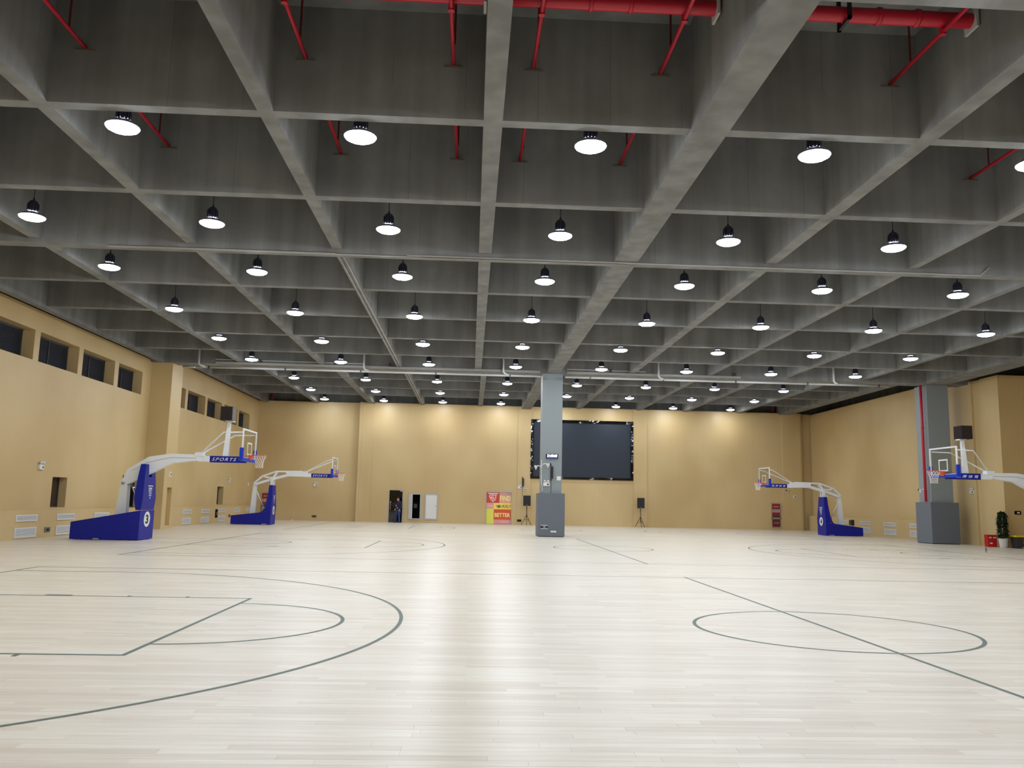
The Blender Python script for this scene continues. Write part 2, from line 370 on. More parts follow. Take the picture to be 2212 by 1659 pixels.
# back wall
YM, YR = 59.4, 59.85
holes = [(-5.74, -4.72, 0, 2.3, .25), (-4.26, -3.5, .3, 1.98, .5), (1.12, 2.94, 0, 2.32, .12), (4.28, 11.62, 3.27, 7.52, .12)]
wall('wall_back', 'y', YM, -7.85, 24.0, 0, 8.42, holes, -1, thick=.12)
struct(MB().box(-15.6, -7.8, YR, YR + .1, 0, 8.42).build('wall_back_recess', M_WALL))
struct(MB().box(-7.88, -7.82, YM + .001, YR, 0, 8.42).build('trim_2', M_WALL))
kk = 2
for a, b in ((3.32, 4.26), (11.64, 12.62), (22.54, 23.88)):
    kk += 1
    z0 = 0
    struct(MB().box(a, b, YM - .06, YM + .01, 0, 8.42).build('trim_%d' % kk, M_WALL))
struct(MB().box(-8.02, -7.82, YM - .02, YR + .001, 0, 8.43).build('trim_6', M_WALL))
struct(MB().box(23.9, 25.0, 59.75, 59.87, 0, 8.42).build('trim_7', M_WALL))
struct(MB().box(-7.02, -7.0, YM - .008, YM + .01, 0, 8.42).build('trim_8', M_WALL))
# right side
struct(MB().box(24.75, 24.95, 41.2, 60.0, 0, 8.35).build('wall_right', M_WALL))
struct(MB().box(24.45, 24.76, 41.2, 59.6, 0, 1.06).build('baseboard_right', M_WALL), 'low maple wainscot with white vents on the right', 'wainscot')
struct(MB().box(24.42, 26.8, 37.2, 38.55, 0, 7.93).build('trim_9', M_WALL))
struct(MB().box(24.52, 26.8, 38.55, 39.3, 0, 7.93).box(24.42, 26.8, 39.3, 41.3, 0, 7.93).build('trim_10', M_WALL))
struct(MB().box(26.6, 26.8, YF, 37.2, 0, SL1).build('wall_right_near', M_WALL))
struct(MB().box(XL, XR, YF - .2, YF, 0, SL1).build('wall_front', M_WALL))
struct(MB().box(XL - .2, XL, YF, YB, 7.5, SL2).build('wall_left_upper', M_CONC)); struct(MB().box(XR, XR + .2, YF, YB, 0, SL2).build('wall_right_upper', M_CONC))
struct(MB().box(XL, XR, YB, YB + .2, 0, SL2 + .3).build('wall_back_upper', M_CONC))

# ------------------------------------------------------------------ high-bay lamps
lamp0 = empty('pendant_lamp')
lens = MB(); nl = 24; rl = .27
lens.lathe([(.275, 0), (.262, -.022), (.21, -.05), (.12, -.07), (.0005, -.076)], nl, cap=False)
lens.build('lens', M_LENS, lamp0, True)
MB().lathe([(.272, -.002), (.285, 0.0), (.28, .02), (.2, .075), (.12, .1), (.1, .11)], 24, cap=False).build('reflector', M_RIM, lamp0, True)
hs = MB().lathe([(.07, .1), (.1, .12), (.1, .32), (.085, .36), (.05, .38)], 16)
for i in range(12):
    t = 2 * PI * i / 12; c, s_ = math.cos(t), math.sin(t)
    hs.hexa([(.09 * c - .006 * s_, .09 * s_ + .006 * c, .13), (.13 * c - .006 * s_, .13 * s_ + .006 * c, .13), (.13 * c + .006 * s_, .13 * s_ - .006 * c, .13), (.09 * c + .006 * s_, .09 * s_ - .006 * c, .13)],
            [(.09 * c - .006 * s_, .09 * s_ + .006 * c, .31), (.12 * c - .006 * s_, .12 * s_ + .006 * c, .31), (.12 * c + .006 * s_, .12 * s_ - .006 * c, .31), (.09 * c + .006 * s_, .09 * s_ - .006 * c, .31)])
hs.build('housing', M_HOUS, lamp0)
MB().tube([(0, 0, .37), (0, 0, 2.03)], .009, 6).build('cable', M_BLACK, lamp0)
MB().tube([(-.02, 0, .4), (0, 0, .46), (.02, 0, .4)], .01, 6).build('hook', M_BLACK, lamp0)
lx = [-10.08, -6.07, -2.06, 1.926, 5.90, 9.88, 13.87, 17.9]
rows = [(3.6, 7.75, None), (8.65, 7.75, None), (13.67, 7.75, 'nearest visible row'), (18.61, 7.75, 'second row'), (22.67, 7.75, 'third row'), (27.73, 7.75, 'fourth row'),
        (32.77, 7.75, 'fifth row'), (37.71, 7.75, 'sixth row'), (42.25, 8.33, None), (46.72, 8.25, 'third row from the back wall'), (52.32, 8.33, 'second row from the back wall'), (57.8, 8.394, 'row closest to the back wall')]
vis0 = {13.67: 2, 18.61: 1}
ords = ['first', 'second', 'third', 'fourth', 'fifth', 'sixth', 'seventh', 'eighth']
vis = {13.67: (1, 5), 18.61: (0, 5), 22.67: (0, 6)}
first = True
for y, z, nm in rows:
    for i, x in enumerate(lx):
        o = lamp0 if first else copy_tree(lamp0); first = False
        o.location = (x * (1.021 if y > 55 else 1.012 if y > 50 else 1), y, z)
        if nm:
            a, b = vis.get(y, (0, 7))
            if a <= i <= b: lab = 'round white high-bay lamp, %s from left, %s' % (ords[i - a], nm)
            else: lab = 'round white high-bay lamp beyond the picture edge'
        else: lab = 'round white high-bay lamp hidden above or behind the beams'
        tag(o, lab, 'lamp', 'high-bay lamps under the concrete ceiling')

# ------------------------------------------------------------------ columns
c = thing('column', 'grey square column with clock and slate padded base, middle of the hall', 'column', (3.84, 40.15, 0))
MB().box(-.49, .49, -.45, .45, 2.02, HG - .01).build('shaft', M_GREY, c)
pb = MB().box(-.635, .635, -.65, .65, .03, 2.03); pb.build('padding', M_GREY2, c)
MB().box(-.6, .6, -.62, .62, 0, .03).build('plinth', M_BLACK, c)
c2 = thing('column', 'grey square column with red pipe and padded base near right wall', 'column', (23.08, 40.45, 0))
MB().box(-.56, .54, -.55, .55, 2.0, HG - .01).build('shaft', M_GREY, c2)
MB().box(-.7, .7, -.7, .7, .03, 2.0).build('padding', M_GREY2, c2)
MB().box(-.66, .66, -.66, .66, 0, .03).build('plinth', M_BLACK, c2)
rp = thing('riser_pipe', 'red vertical pipe running down the right column', 'pipe', (22.35, 40.12, 2.02))
MB().tube([(0, 0, 0), (0, 0, 7.7)], .066, 12).build('pipe', M_RED, rp, True)
for z in (1.5, 3.6): MB().lathe([(.078, z), (.078, z + .1)], 12).build('coupling', M_RED, rp)

# ------------------------------------------------------------------ basketball stands
def seg_arm(mb, pts, y0, y1): return mb.prism(pts, 'y', y0, y1)
def logo(parent, x, z, h, m):
    # trapezium bar, CITY, SPORTS, CENTER and a small triangle, on a face looking to +x
    g = empty_part = None
    r = (PI / 2, 0, PI / 2); wd = h * .92
    o = MB().add([(x, -wd * .5, z + h * .5), (x, wd * .5, z + h * .5), (x, wd * .43, z + h * .36), (x, wd * .40, z + h * .44), (x, -wd * .40, z + h * .44), (x, -wd * .43, z + h * .36)], [(0, 5, 4, 3, 2, 1)]).build('logo', m, parent, raw=True)
    text('logo_letters', 'CITY', h * .3, m, o, (x, 0, z + h * .2), r, width=wd * .74, bold=.045)
    text('logo_letters', 'SPORTS', h * .13, m, o, (x, 0, z - h * .05), r, width=wd * .62, bold=.02)
    text('logo_letters', 'CENTER', h * .13, m, o, (x, 0, z - h * .22), r, width=wd * .52, bold=.02)
    MB().add([(x, -wd * .1, z - h * .36), (x, wd * .1, z - h * .36), (x, 0, z - h * .5)], [(0, 2, 1)]).build('logo_tip', m, o, raw=True)
    return o
def numdisc(parent, x, z, num, rz=.27, ry=.28):
    n = 28
    d = MB().add([(x, ry * math.cos(2 * PI * i / n), z + rz * math.sin(2 * PI * i / n)) for i in range(n)], [tuple(range(n))]).build('number_disc', M_WHITE, parent, raw=True)
    text('numeral', num, rz * 1.2, M_BLACK, d, (x + .003, 0, z), (PI / 2, 0, PI / 2), width=ry * .95, bold=.04)
def hoop_common(t, text_side, word, shear, kx=.45, kz=3.8):
    # local origin: middle of the baseline on the floor, +x towards the court
    XB = 1.2
    bg = MB().box(XB - .03, XB - .012, -.88, .88, 2.92, 3.93).build('backboard_glass', M_GLASS, t)
    fr = MB(); a, b = XB - .045, XB + .0; e = .055
    fr.box(a, b, -.9, .9, 2.9, 2.9 + e).box(a, b, -.9, .9, 3.95 - e, 3.95).box(a, b, -.9, -.9 + e, 2.9 + e, 3.95 - e).box(a, b, .9 - e, .9, 2.9 + e, 3.95 - e)
    fr.build('backboard_frame', M_WHITE, t)
    sq = MB(); a, b = XB - .01, XB - .004
    sq.box(a, b, -.295, .295, 3.05, 3.1).box(a, b, -.295, .295, 3.45, 3.5).box(a, b, -.295, -.245, 3.1, 3.45).box(a, b, .245, .295, 3.1, 3.45)
    sq.build('target_square', M_WHITE, t)
    pd = MB().box(XB - .12, XB + .03, -.93, .93, 2.82, 2.93)
    for s in (-1, 1): pd.box(XB - .1, XB + .03, s * .905 - .035, s * .905 + .035, 2.93, 3.27)
    pd.build('backboard_padding', M_BLUE2, t)
    ri = MB(); ring = [(1.575 + .232 * math.cos(2 * PI * i / 28), .232 * math.sin(2 * PI * i / 28), 3.05) for i in range(29)]
    ri.tube(ring, .013, 8, False)
    rim = ri.build('rim', M_ORANGE, t, True)
    br = MB().prism([(XB + .0, -.12), (XB, .12), (1.36, .1), (1.36, -.1)], 'z', 3.02, 3.06)
    br.prism([(XB, 3.06), (XB, 2.9), (XB + .05, 2.88), (1.36, 3.02), (1.36, 3.06)], 'y', -.1, .1)
    br.build('rim_bracket', M_ORANGE, rim)
    nt = MB(); K = 12
    for i in range(K):
        for s in (1, -1):
            pts = []
            for q in range(7):
                u = q / 6; r = .228 * (1 - u) + .125 * u - .03 * math.sin(u * PI); th = 2 * PI * i / K + s * q * PI / K
                pts.append((1.575 + r * math.cos(th), r * math.sin(th), 3.05 - .45 * u))
            nt.tube(pts, .0065, 4, False)
    nt.build('net', M_NET, t)
    # arm end pad with lettering
    ap = MB().box(-.15, XB - .12, -.13, .13, 2.77, 2.995); pad = ap.build('arm_pad', M_BLUE, t)
    yy = .134 * text_side
    text('lettering', word, .115, M_WHITE, pad, (.36, yy, 2.88), (PI / 2, 0, 0 if text_side < 0 else PI), width=.86, shear=shear, bold=.0 if text_side < 0 else .01, spacing=1.3 if text_side < 0 else 1.6)
    for s in (-1, 1):
        MB().tube([(-.62, s * .06, 3.1), (-.45, s * .1, 3.1), (kx, s * .72, kz), (XB - .04, s * .76, 3.82)], .026, 8).build('brace', M_WHITE, t, True)
    MB().box(-.68, -.4, -.14, .14, 2.98, 3.1).build('collar', M_WHITE, t)
    return t
def stand_box(name, label, loc, rz, num, side, word, shear):
    t = thing(name, label, 'basketball stand', loc, rz, 'basketball stands')
    MB().prism([(-4.55, .02), (-4.55, .6), (-2.23, 1.03), (-2.23, .02)], 'y', -.65, .65).build('base', M_BLUE, t)
    bw = MB()
    for xx in (-4.2, -2.6):
        for s in (-1, 1): bw.tube([(xx, s * .5 - .03, .04), (xx, s * .5 + .03, .04)], .04, 10)
    bw.build('wheels', M_BLACK, t)
    MB().box(-3.75, -3.55, -.68, -.655, .02, .06).build('foot_lever', M_ALU, t)
    # pad in front, with a slot for the arm
    pd = MB()
    def slab(y0b, y1b, y0t, y1t, za, zb, fa, fb, ba, bb):
        pd.hexa([(ba, y0b, za), (fa, y0b, za), (fa, y1b, za), (ba, y1b, za)], [(bb, y0t, zb), (fb, y0t, zb), (fb, y1t, zb), (bb, y1t, zb)])
    slab(-.6, .6, -.6, .6, 1.04, 1.46, -2.24, -2.2, -2.42, -2.5)
    slab(-.6, .6, -.5, .5, 1.46, 2.2, -2.2, -2.22, -2.5, -2.46)
    slab(-.5, -.15, -.42, -.15, 2.2, 2.64, -2.22, -2.24, -2.46, -2.42); slab(.15, .5, .15, .42, 2.2, 2.64, -2.22, -2.24, -2.46, -2.42)
    fp = pd.build('front_pad', M_BLUE, t)
    logo(fp, -2.185, 1.66, .48, M_WHITE)
    numdisc(t, -2.224, .72, num)
    MB().hexa([(-3.32, -.14, .78), (-2.93, -.14, .86), (-2.93, .14, .86), (-3.32, .14, .78)], [(-3.18, -.13, 1.98), (-2.94, -.13, 1.9), (-2.94, .13, 1.9), (-3.18, .13, 1.98)]).build('rear_post', M_WHITE, t)
    MB().tube([(-2.85, 0, 1.92), (-2.66, 0, 1.55)], .045, 10).tube([(-2.66, 0, 1.55), (-2.5, 0, 1.2)], .025, 8).build('hydraulic_strut', M_CLIP, t, True)
    ar = MB(); 
    ar.prism([(-3.22, 1.92), (-2.98, 2.47), (-2.27, 2.92), (-1.53, 3.04), (-.58, 3.03), (-.58, 2.83), (-.62, 2.82), (-1.49, 2.7), (-2.24, 2.31), (-2.58, 2.11), (-3.0, 1.9)], 'y', -.13, .13)
    ar.box(-.58, -.15, -.12, .12, 2.79, 2.985)
    arm = ar.build('arm', M_WHITE, t)
    rib = MB()
    for s in (-1, 1): rib.add([], [])
    for s in (-1, 1):
        P = [(-2.85, 2.4), (-2.3, 2.72), (-1.52, 2.9), (-.62, 2.9)]
        for a, b in zip(P[:-1], P[1:]): rib.bar(a, b, .012, s * .131 - .004, s * .131 + .004)
    rib.build('fold_line', M_ALU, arm)
    MB().tube([(-3.1, -.17, 1.97), (-3.1, .17, 1.97)], .05, 12).build('hinge_pin', M_ALU, t, True)
    MB().hexa([(.27, -.08, 2.98), (.45, -.08, 2.98), (.45, .08, 2.98), (.27, .08, 2.98)], [(.37, -.055, 4.25), (.47, -.055, 4.25), (.47, .055, 4.25), (.37, .055, 4.25)]).build('clock_pole', M_WHITE, t)
    MB().box(.3, .6, -.12, .12, 4.23, 4.27).build('clock_plate', M_WHITE, t)
    sc = MB().box(.15, .57, -.26, .26, 4.27, 4.77).build('shot_clock', M_BLACK, t)
    MB().box(.57, .576, -.24, .24, 4.29, 4.75).build('court_face', M_MESHL if side < 0 else M_MESHD, sc)
    for s in (-1, 1): MB().box(.17, .55, s * .26 - .003, s * .26 + .003, 4.29, 4.75).build('side_face', M_MESHD, sc)
    return hoop_common(t, side, word, shear)
def stand_truss(name, label, loc, rz, num, side, word, shear):
    t = thing(name, label, 'basketball stand', loc, rz, 'basketball stands')
    MB().prism([(-4.5, .02), (-4.5, .5), (-2.5, .74), (-2.26, .74), (-2.26, .02)], 'y', -.6, .6).build('base', M_BLUE, t)
    bw = MB()
    for xx in (-4.2, -2.6):
        for s in (-1, 1): bw.tube([(xx, s * .45 - .03, .04), (xx, s * .45 + .03, .04)], .04, 10)
    bw.build('wheels', M_BLACK, t)
    MB().box(-2.75, -2.45, side * .615 - .012, side * .615 + .012, .02, .06).build('foot_lever', M_ALU, t)
    pd = MB()
    pd.hexa([(-2.72, -.6, .74), (-2.25, -.6, .74), (-2.25, .6, .74), (-2.72, .6, .74)], [(-2.58, -.6, 1.0), (-2.24, -.6, 1.0), (-2.24, .6, 1.0), (-2.58, .6, 1.0)])
    pd.hexa([(-2.58, -.6, 1.0), (-2.24, -.6, 1.0), (-2.24, .6, 1.0), (-2.58, .6, 1.0)], [(-2.5, -.42, 1.85), (-2.26, -.42, 1.85), (-2.26, .42, 1.85), (-2.5, .42, 1.85)])
    pd.hexa([(-2.5, -.42, 1.85), (-2.26, -.42, 1.85), (-2.26, .42, 1.85), (-2.5, .42, 1.85)], [(-2.48, -.38, 2.27), (-2.28, -.38, 2.27), (-2.28, .38, 2.27), (-2.48, .38, 2.27)])
    fp = pd.build('front_pad', M_BLUE, t)
    logo(fp, -2.235, 1.42, .5, M_WHITE)
    numdisc(t, -2.236, .82, num, .26, .25)
    fpo = MB()
    for s in (-1, 1): fpo.box(-2.46, -2.3, s * .17 - .05, s * .17 + .05, 2.2, 2.75)
    fpo.box(-2.45, -2.31, -.2, .2, 2.27, 2.31); fpo.build('front_post', M_WHITE, t)
    MB().hexa([(-3.58, -.11, .6), (-3.26, -.11, .66), (-3.26, .11, .66), (-3.58, .11, .6)], [(-3.46, -.11, 2.38), (-3.28, -.11, 2.38), (-3.28, .11, 2.38), (-3.46, .11, 2.38)]).build('rear_post', M_WHITE, t)
    MB().tube([(-3.28, 0, 1.9), (-2.84, 0, 1.05)], .028, 8).build('hydraulic_strut', M_WHITE, t, True)
    MB().tube([(-2.84, 0, 1.05), (-2.86, 0, .8), (-3.0, 0, .68)], .05, 8).build('strut_shoe', M_ALU, t, True)
    a = MB(); y0, y1 = -.17, .17
    up = [(-3.42, 2.36), (-2.97, 2.78), (-2.16, 3.07), (-.75, 3.09), (-.5, 2.96), (-.15, 2.95)]
    lo = [(-3.36, 2.3), (-2.36, 2.63), (-1.53, 2.87), (-.15, 2.87)]
    for p, q in zip(up[:-1], up[1:]): a.bar(p, q, .09, y0, y1)
    for p, q in zip(lo[:-1], lo[1:]): a.bar(p, q, .14, y0 + .005, y1 - .005)
    a.bar((-2.38, 2.66), (-2.97, 2.78), .09, y0 + .01, y1 - .01); a.bar((-2.36, 2.66), (-2.12, 3.06), .1, y0 + .012, y1 - .012)
    a.prism([(-1.66, 3.06), (-1.5, 2.84), (-.5, 2.84), (-.5, 2.96), (-.75, 3.08)], 'y', y0 + .003, y1 - .003)
    a.box(-.55, -.15, -.15, .15, 2.78, 2.99)
    a.build('arm', M_WHITE, t)
    return hoop_common(t, side, word, shear, .9, 3.76)
BXL, BXR = CX - 14, CX + 14
CJK = '\u82f1\u5eb7\u4f53\u80b2'
stand_box('basketball_stand', 'blue and white basketball stand number 3 with shot clock, left side', (BXL, 30.35, 0), 0, '3', -1, 'SPORTS', .35)
stand_truss('basketball_stand', 'smaller distant basketball stand number 4 with truss arm, left of glass door', (BXL, 49.5, 0), 0, '4', -1, 'SPORTS', .35)
stand_truss('basketball_stand', 'distant basketball stand number 4 with truss arm, right of video screen', (BXR, 49.5, 0), PI, '4', 1, CJK, .2)
stand_box('basketball_stand', 'basketball stand with shot clock cut by the right picture edge', (BXR, 30.35, 0), PI, '3', 1, CJK, .2)

# ------------------------------------------------------------------ big screen
sc = thing('video_screen', 'large dark video screen with gloss black frame on the back wall', 'screen', (7.92, YM - .06, 3.27))
a = MB(); hw, hh = 3.7, 4.24
a.box(-hw, hw, -.02, .14, 0, .16).box(-hw, hw, -.02, .14, hh - .2, hh).box(-hw, -hw + .2, -.02, .14, .16, hh - .2).box(hw - .2, hw, -.02, .14, .16, hh - .2)
a.build('frame', M_GLOSSB, sc)
for s in (-1, 1): MB().hexa([(s * (hw - .2), -.02, .16), (s * (hw - .09), -.02, .16), (s * (hw - .09), -.07, .16), (s * (hw - .16), -.07, .16)], [(s * (hw - .2), -.02, hh - .2), (s * (hw - .09), -.02, hh - .2), (s * (hw - .09), -.07, hh - .2), (s * (hw - .16), -.07, hh - .2)]).build('frame_lip', M_GLOSSB, sc)
MB().box(-hw + .2, hw - .2, .04, .09, .16, hh - .2).build('display', M_SCREEN, sc)

# ------------------------------------------------------------------ doors and hatches on the back wall
d1 = MB(); x0, x1 = -5.74, -4.72
d1.box(x0, x0 + .05, YM - .02, YM + .2, 0, 2.3).box(x1 - .05, x1, YM - .02, YM + .2, 0, 2.3).box(x0 + .05, x1 - .05, YM - .02, YM + .2, 2.24, 2.3)
D1 = struct(d1.build('door_1', M_ALU), 'dark glass door in a slim metal frame, person in front', 'door')
MB().box(x0 + .06, x1 - .06, YM + .1, YM + .112, .01, 2.23).build('glass_leaf', M_DGLASS, D1)
MB().tube([(x0 + .14, YM + .06, .85), (x0 + .14, YM + .06, 1.45)], .018, 8).tube([(x0 + .14, YM + .06, .95), (x0 + .14, YM + .1, .95)], .012, 6).tube([(x0 + .14, YM + .06, 1.35), (x0 + .14, YM + .1, 1.35)], .012, 6).build('pull_handle', M_CLIP, D1, True)
MB().box(x1 - .24, x1 - .06, YM + .05, YM + .13, 2.16, 2.23).build('door_closer', M_ALU, D1)
struct(MB().box(x0 - .3, x1 + .3, YM + .9, YM + .92, 0, 2.5).build('trim_11', mat('dim_room', (62, 56, 48), .8)))  # sheet behind the glass, the room's dimness is put into its colour
text('glass_letters', 'CITY', .22, M_CHARC, D1, (-5.3, YM + .09, 1.24), width=.42)
d2 = MB(); x0, x1 = 1.12, 2.94
d2.box(x0, x0 + .035, YM - .03, YM + .1, 0, 2.32).box(x1 - .035, x1, YM - .03, YM + .1, 0, 2.32).box(x0 + .035, x1 - .035, YM - .03, YM + .1, 2.26, 2.32)
D2 = struct(d2.build('door_2', M_ALU), 'double door covered with red, pink and yellow slogan graphics', 'door')
dx0, dx1, dz1 = x0 + .035, x1 - .035, 2.26
gc = {'red': (206, 62, 44), 'pink': (226, 158, 146), 'yellow': (246, 218, 96), 'lime': (226, 222, 88), 'or': (214, 84, 40), 'pink2': (226, 150, 146)}
GM = {q: mat('print_' + q, v, .35) for q, v in gc.items()}
ydf = YM + .04
for s in range(2):
    xa = dx0 + s * (dx1 - dx0) / 2; MB().box(xa + .003, xa + (dx1 - dx0) / 2 - .003, ydf, ydf + .05, .01, dz1).build('door_leaf', M_WHITE, D2)
wx = dx1 - dx0
def gp(n, a, b, c, d): return MB().box(dx0 + a * wx + .004, dx0 + b * wx - .004, ydf - .003, ydf + .001, c, d).build('graphic_panel', GM[n], D2)
gp('red', 0, .53, 1.5, 2.24); gp('pink', .53, 1, 1.5, 2.24); gp('pink', 0, .3, 1.09, 1.5); gp('yellow', .3, 1, 1.06, 1.5)
gp('lime', 0, .3, .01, 1.09); gp('or', .3, 1, .34, 1.06); gp('pink2', .3, 1, .01, .34)
yt = ydf - .006
cxr = dx0 + .265 * wx
M_CREAM = mat('cream_print', (250, 226, 140), .4); M_BROWN = mat('brown_print', (128, 92, 40), .4); M_PW = mat('white_print', (246, 240, 236), .4)
MB().add([(cxr - .37, yt, 2.19), (cxr + .37, yt, 2.19), (cxr + .34, yt, 2.13), (cxr - .34, yt, 2.13)], [(0, 3, 2, 1)]).build('logo_bar', M_PW, D2, raw=True)
text('lettering', 'CITY', .23, M_PW, D2, (cxr, yt, 1.97), width=.56, bold=.03)
text('lettering', 'SPORTS', .09, M_PW, D2, (cxr, yt, 1.8), width=.44, bold=.02); text('lettering', 'CENTER', .08, M_PW, D2, (cxr, yt, 1.69), width=.36, bold=.02)
MB().add([(cxr - .06, yt, 1.63), (cxr + .06, yt, 1.63), (cxr, yt, 1.54)], [(0, 2, 1)]).build('logo_tip', M_PW, D2, raw=True)
text('lettering', 'FIND', .35, M_CREAM, D2, (dx0 + .765 * wx, yt, 1.83), width=.76, bold=.03)
text('lettering', 'YOURSELF', .2, M_BROWN, D2, (dx0 + .68 * wx, yt, 1.27), width=1.06, bold=.02)
text('lettering', 'BETTER', .28, M_CREAM, D2, (dx0 + .655 * wx, yt, .66), width=1.1, bold=.035)
text('lettering', 'CITY SPORTS', .07, M_PW, D2, (dx0 + .16 * wx, yt, 1.3), width=.4); text('lettering', 'CITY SPORTS CENTER', .08, M_PW, D2, (dx0 + .74 * wx, yt, .18), width=.6)
hd = MB()
for s in (-1, 1): hd.lathe([(.05, 0), (.05, .02)], 14, (0, 0, 0))
MB().tube([((dx0 + dx1) / 2 - .06, ydf - .04, 1.25), ((dx0 + dx1) / 2 + .06, ydf - .04, 1.25)], .06, 14).build('door_lock', M_CHARC, D2, True)
MB().box(dx1 - .32, dx1 - .02, ydf - .06, ydf - .01, 2.14, 2.2).build('door_closer', M_ALU, D2)
# hatches
for i, (xa, xb, opened) in enumerate(((-4.36, -3.44, True), (-3.2, -2.26, False))):
    t = thing('wall_hatch', 'open wall hatch with black interior beside the glass door' if opened else 'closed white wall hatch door with metal frame', 'hatch', ((xa + xb) / 2, YM, .22))
    q = (xb - xa) / 2; H = 1.84; fm = MB(); e = .09
    fm.box(-q, q, -.05, .02, 0, e).box(-q, q, -.05, .02, H - e, H).box(-q, -q + e, -.05, .02, e, H - e).box(q - e, q, -.05, .02, e, H - e); fm.build('frame', M_ALU, t)
    if opened:
        MB().hexa([(-q + .07, -.06, .06), (-q + .3, -.3, .06), (-q + .32, -.28, .06), (-q + .09, -.04, .06)], [(-q + .07, -.06, H - .06), (-q + .3, -.3, H - .06), (-q + .32, -.28, H - .06), (-q + .09, -.04, H - .06)]).build('door_leaf', M_OFF, t)
        MB().box(-q, q, .5, .52, 0, H).build('interior', M_DARK, t)  # near-black sheet, darkness of the hollow is in its colour
        MB().box(-q + .38, -q + .62, .3, .32, .8, 1.1).build('meter_box', M_CHARC, t)
    else:
        MB().box(-q + e, q - e, -.035, .01, e, H - e).build('door_leaf', M_OFF, t)
        MB().tube([(q - .17, -.05, .98), (q - .17, -.03, .98)], .025, 8).build('lock', M_CHARC, t)
# dark sheet behind the hatch opening, its unlit depth put into the colour
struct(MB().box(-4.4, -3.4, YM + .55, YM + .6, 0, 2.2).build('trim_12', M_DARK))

# ------------------------------------------------------------------ speakers on tripods
sp0 = thing('loudspeaker_stand', 'black loudspeaker on tripod left of the central column', 'speaker', (3.97, 58.75, 0), 0, 'loudspeakers by the back wall')
MB().hexa([(-.26, -.17, 1.34), (.26, -.17, 1.34), (.2, .17, 1.34), (-.2, .17, 1.34)], [(-.26, -.17, 2.06), (.26, -.17, 2.06), (.2, .17, 2.06), (-.2, .17, 2.06)]).build('cabinet', M_BLACK, sp0)
MB().box(-.23, .23, -.178, -.168, 1.4, 2.02).build('grille', mat('speaker_grille', (34, 33, 34), .7), sp0)
MB().box(-.03, .03, -.183, -.177, 1.38, 1.41).build('badge', M_ALU, sp0)
MB().tube([(0, 0, .35), (0, 0, 1.36)], .02, 10).build('pole', M_BLACK, sp0, True)
MB().tube([(0, 0, .62), (0, 0, .72)], .035, 10).build('collar', M_BLACK, sp0)
for i in range(3):
    t = 2 * PI * i / 3 + .5
    MB().tube([(0, 0, .7), (.42 * math.cos(t), .42 * math.sin(t), .015)], .016, 8).tube([(0, 0, .38), (.21 * math.cos(t), .21 * math.sin(t), .36)], .01, 6).build('leg', M_BLACK, sp0, True)
MB().tube([(.03, .02, 1.3), (.09, .05, .9), (.06, .03, .75), (.12, .04, .3), (.3, .1, .01)], .008, 6).build('cable', M_BLACK, sp0)
sp1 = copy_tree(sp0); sp1.location = (12.02, 58.75, 0); sp1['label'] = 'black loudspeaker on tripod under right edge of video screen'

# ------------------------------------------------------------------ vents
def vent(slats, hgt, wd):
    o = empty('vent_grille'); e = .035
    f = MB().box(-wd / 2, wd / 2, -.03, 0, 0, e).box(-wd / 2, wd / 2, -.03, 0, hgt - e, hgt).box(-wd / 2, -wd / 2 + e, -.03, 0, e, hgt - e).box(wd / 2 - e, wd / 2, -.03, 0, e, hgt - e)
    f.build('frame', M_OFF, o)
    MB().box(-wd / 2 + e, wd / 2 - e, -.006, -.001, e, hgt - e).build('backing', MATS['charcoal'] if slats > 5 else mat('vent_mesh_grey', (150, 152, 156), .6), o)
    for i in range(slats):
        z = e + (hgt - 2 * e) * (i + .5) / slats; hh = (hgt - 2 * e) / slats * (.36 if slats > 5 else .3)
        MB().hexa([(-wd / 2 + e, -.026, z - hh), (wd / 2 - e, -.026, z - hh), (wd / 2 - e, -.01, z - hh * .2), (-wd / 2 + e, -.01, z - hh * .2)], [(-wd / 2 + e, -.026, z - hh * .1), (wd / 2 - e, -.026, z - hh * .1), (wd / 2 - e, -.01, z + hh), (-wd / 2 + e, -.01, z + hh)]).build('slat', M_OFF, o)
    return o
vu, vl = vent(4, .22, 1.36), vent(7, .33, 1.36)
uu = ul = False
def put(proto, used, loc, rz, label, group):
    o = copy_tree(proto) if used else proto
    o.location = loc; o.rotation_euler = (0, 0, rz); tag(o, label, 'vent', group)
    return True
o5 = ords
vy = [29.27, 32.04, 35.05]
for i, y in enumerate(vy):
    wh = ['nearest the left picture edge', 'second along left wainscot, behind the number 3 stand', 'third along left wainscot, behind the number 3 stand'][i]
    uu = put(vu, uu, (WSL + .001, y, .595), PI / 2, 'white upper vent grille %s' % wh, 'upper vents on the left wainscot')
    if i < 2: ul = put(vl, ul, (WSL + .001, y, .06), PI / 2, 'white lower louvred vent %s' % wh, 'lower vents on the left wainscot')
vy = [45.35, 48.48, 51.65, 54.8, 57.9]
for i, y in enumerate(vy):
    wh = '%s beyond the left pilaster' % o5[i]
    uu = put(vu, uu, (WSL + .001, y, .605), PI / 2, 'white upper vent grille, %s' % wh, 'upper vents on the left wainscot')
    if i < 3: ul = put(vl, ul, (WSL + .001, y, .07), PI / 2, 'white lower louvred vent, %s' % wh, 'lower vents on the left wainscot')
for i, y in enumerate((50.9, 47.85, 44.95, 53.9)):
    wh = ['right of the truss stand', 'in the middle', 'beside the grey column', 'half hidden behind the truss stand'][i]
    uu = put(vu, uu, (24.449, y, .64), -PI / 2, 'white upper vent grille on right wainscot, %s' % wh, 'vents on the right wainscot')
    ul = put(vl, ul, (24.449, y, .15), -PI / 2, 'white lower vent grille on right wainscot, %s' % wh, 'vents on the right wainscot')

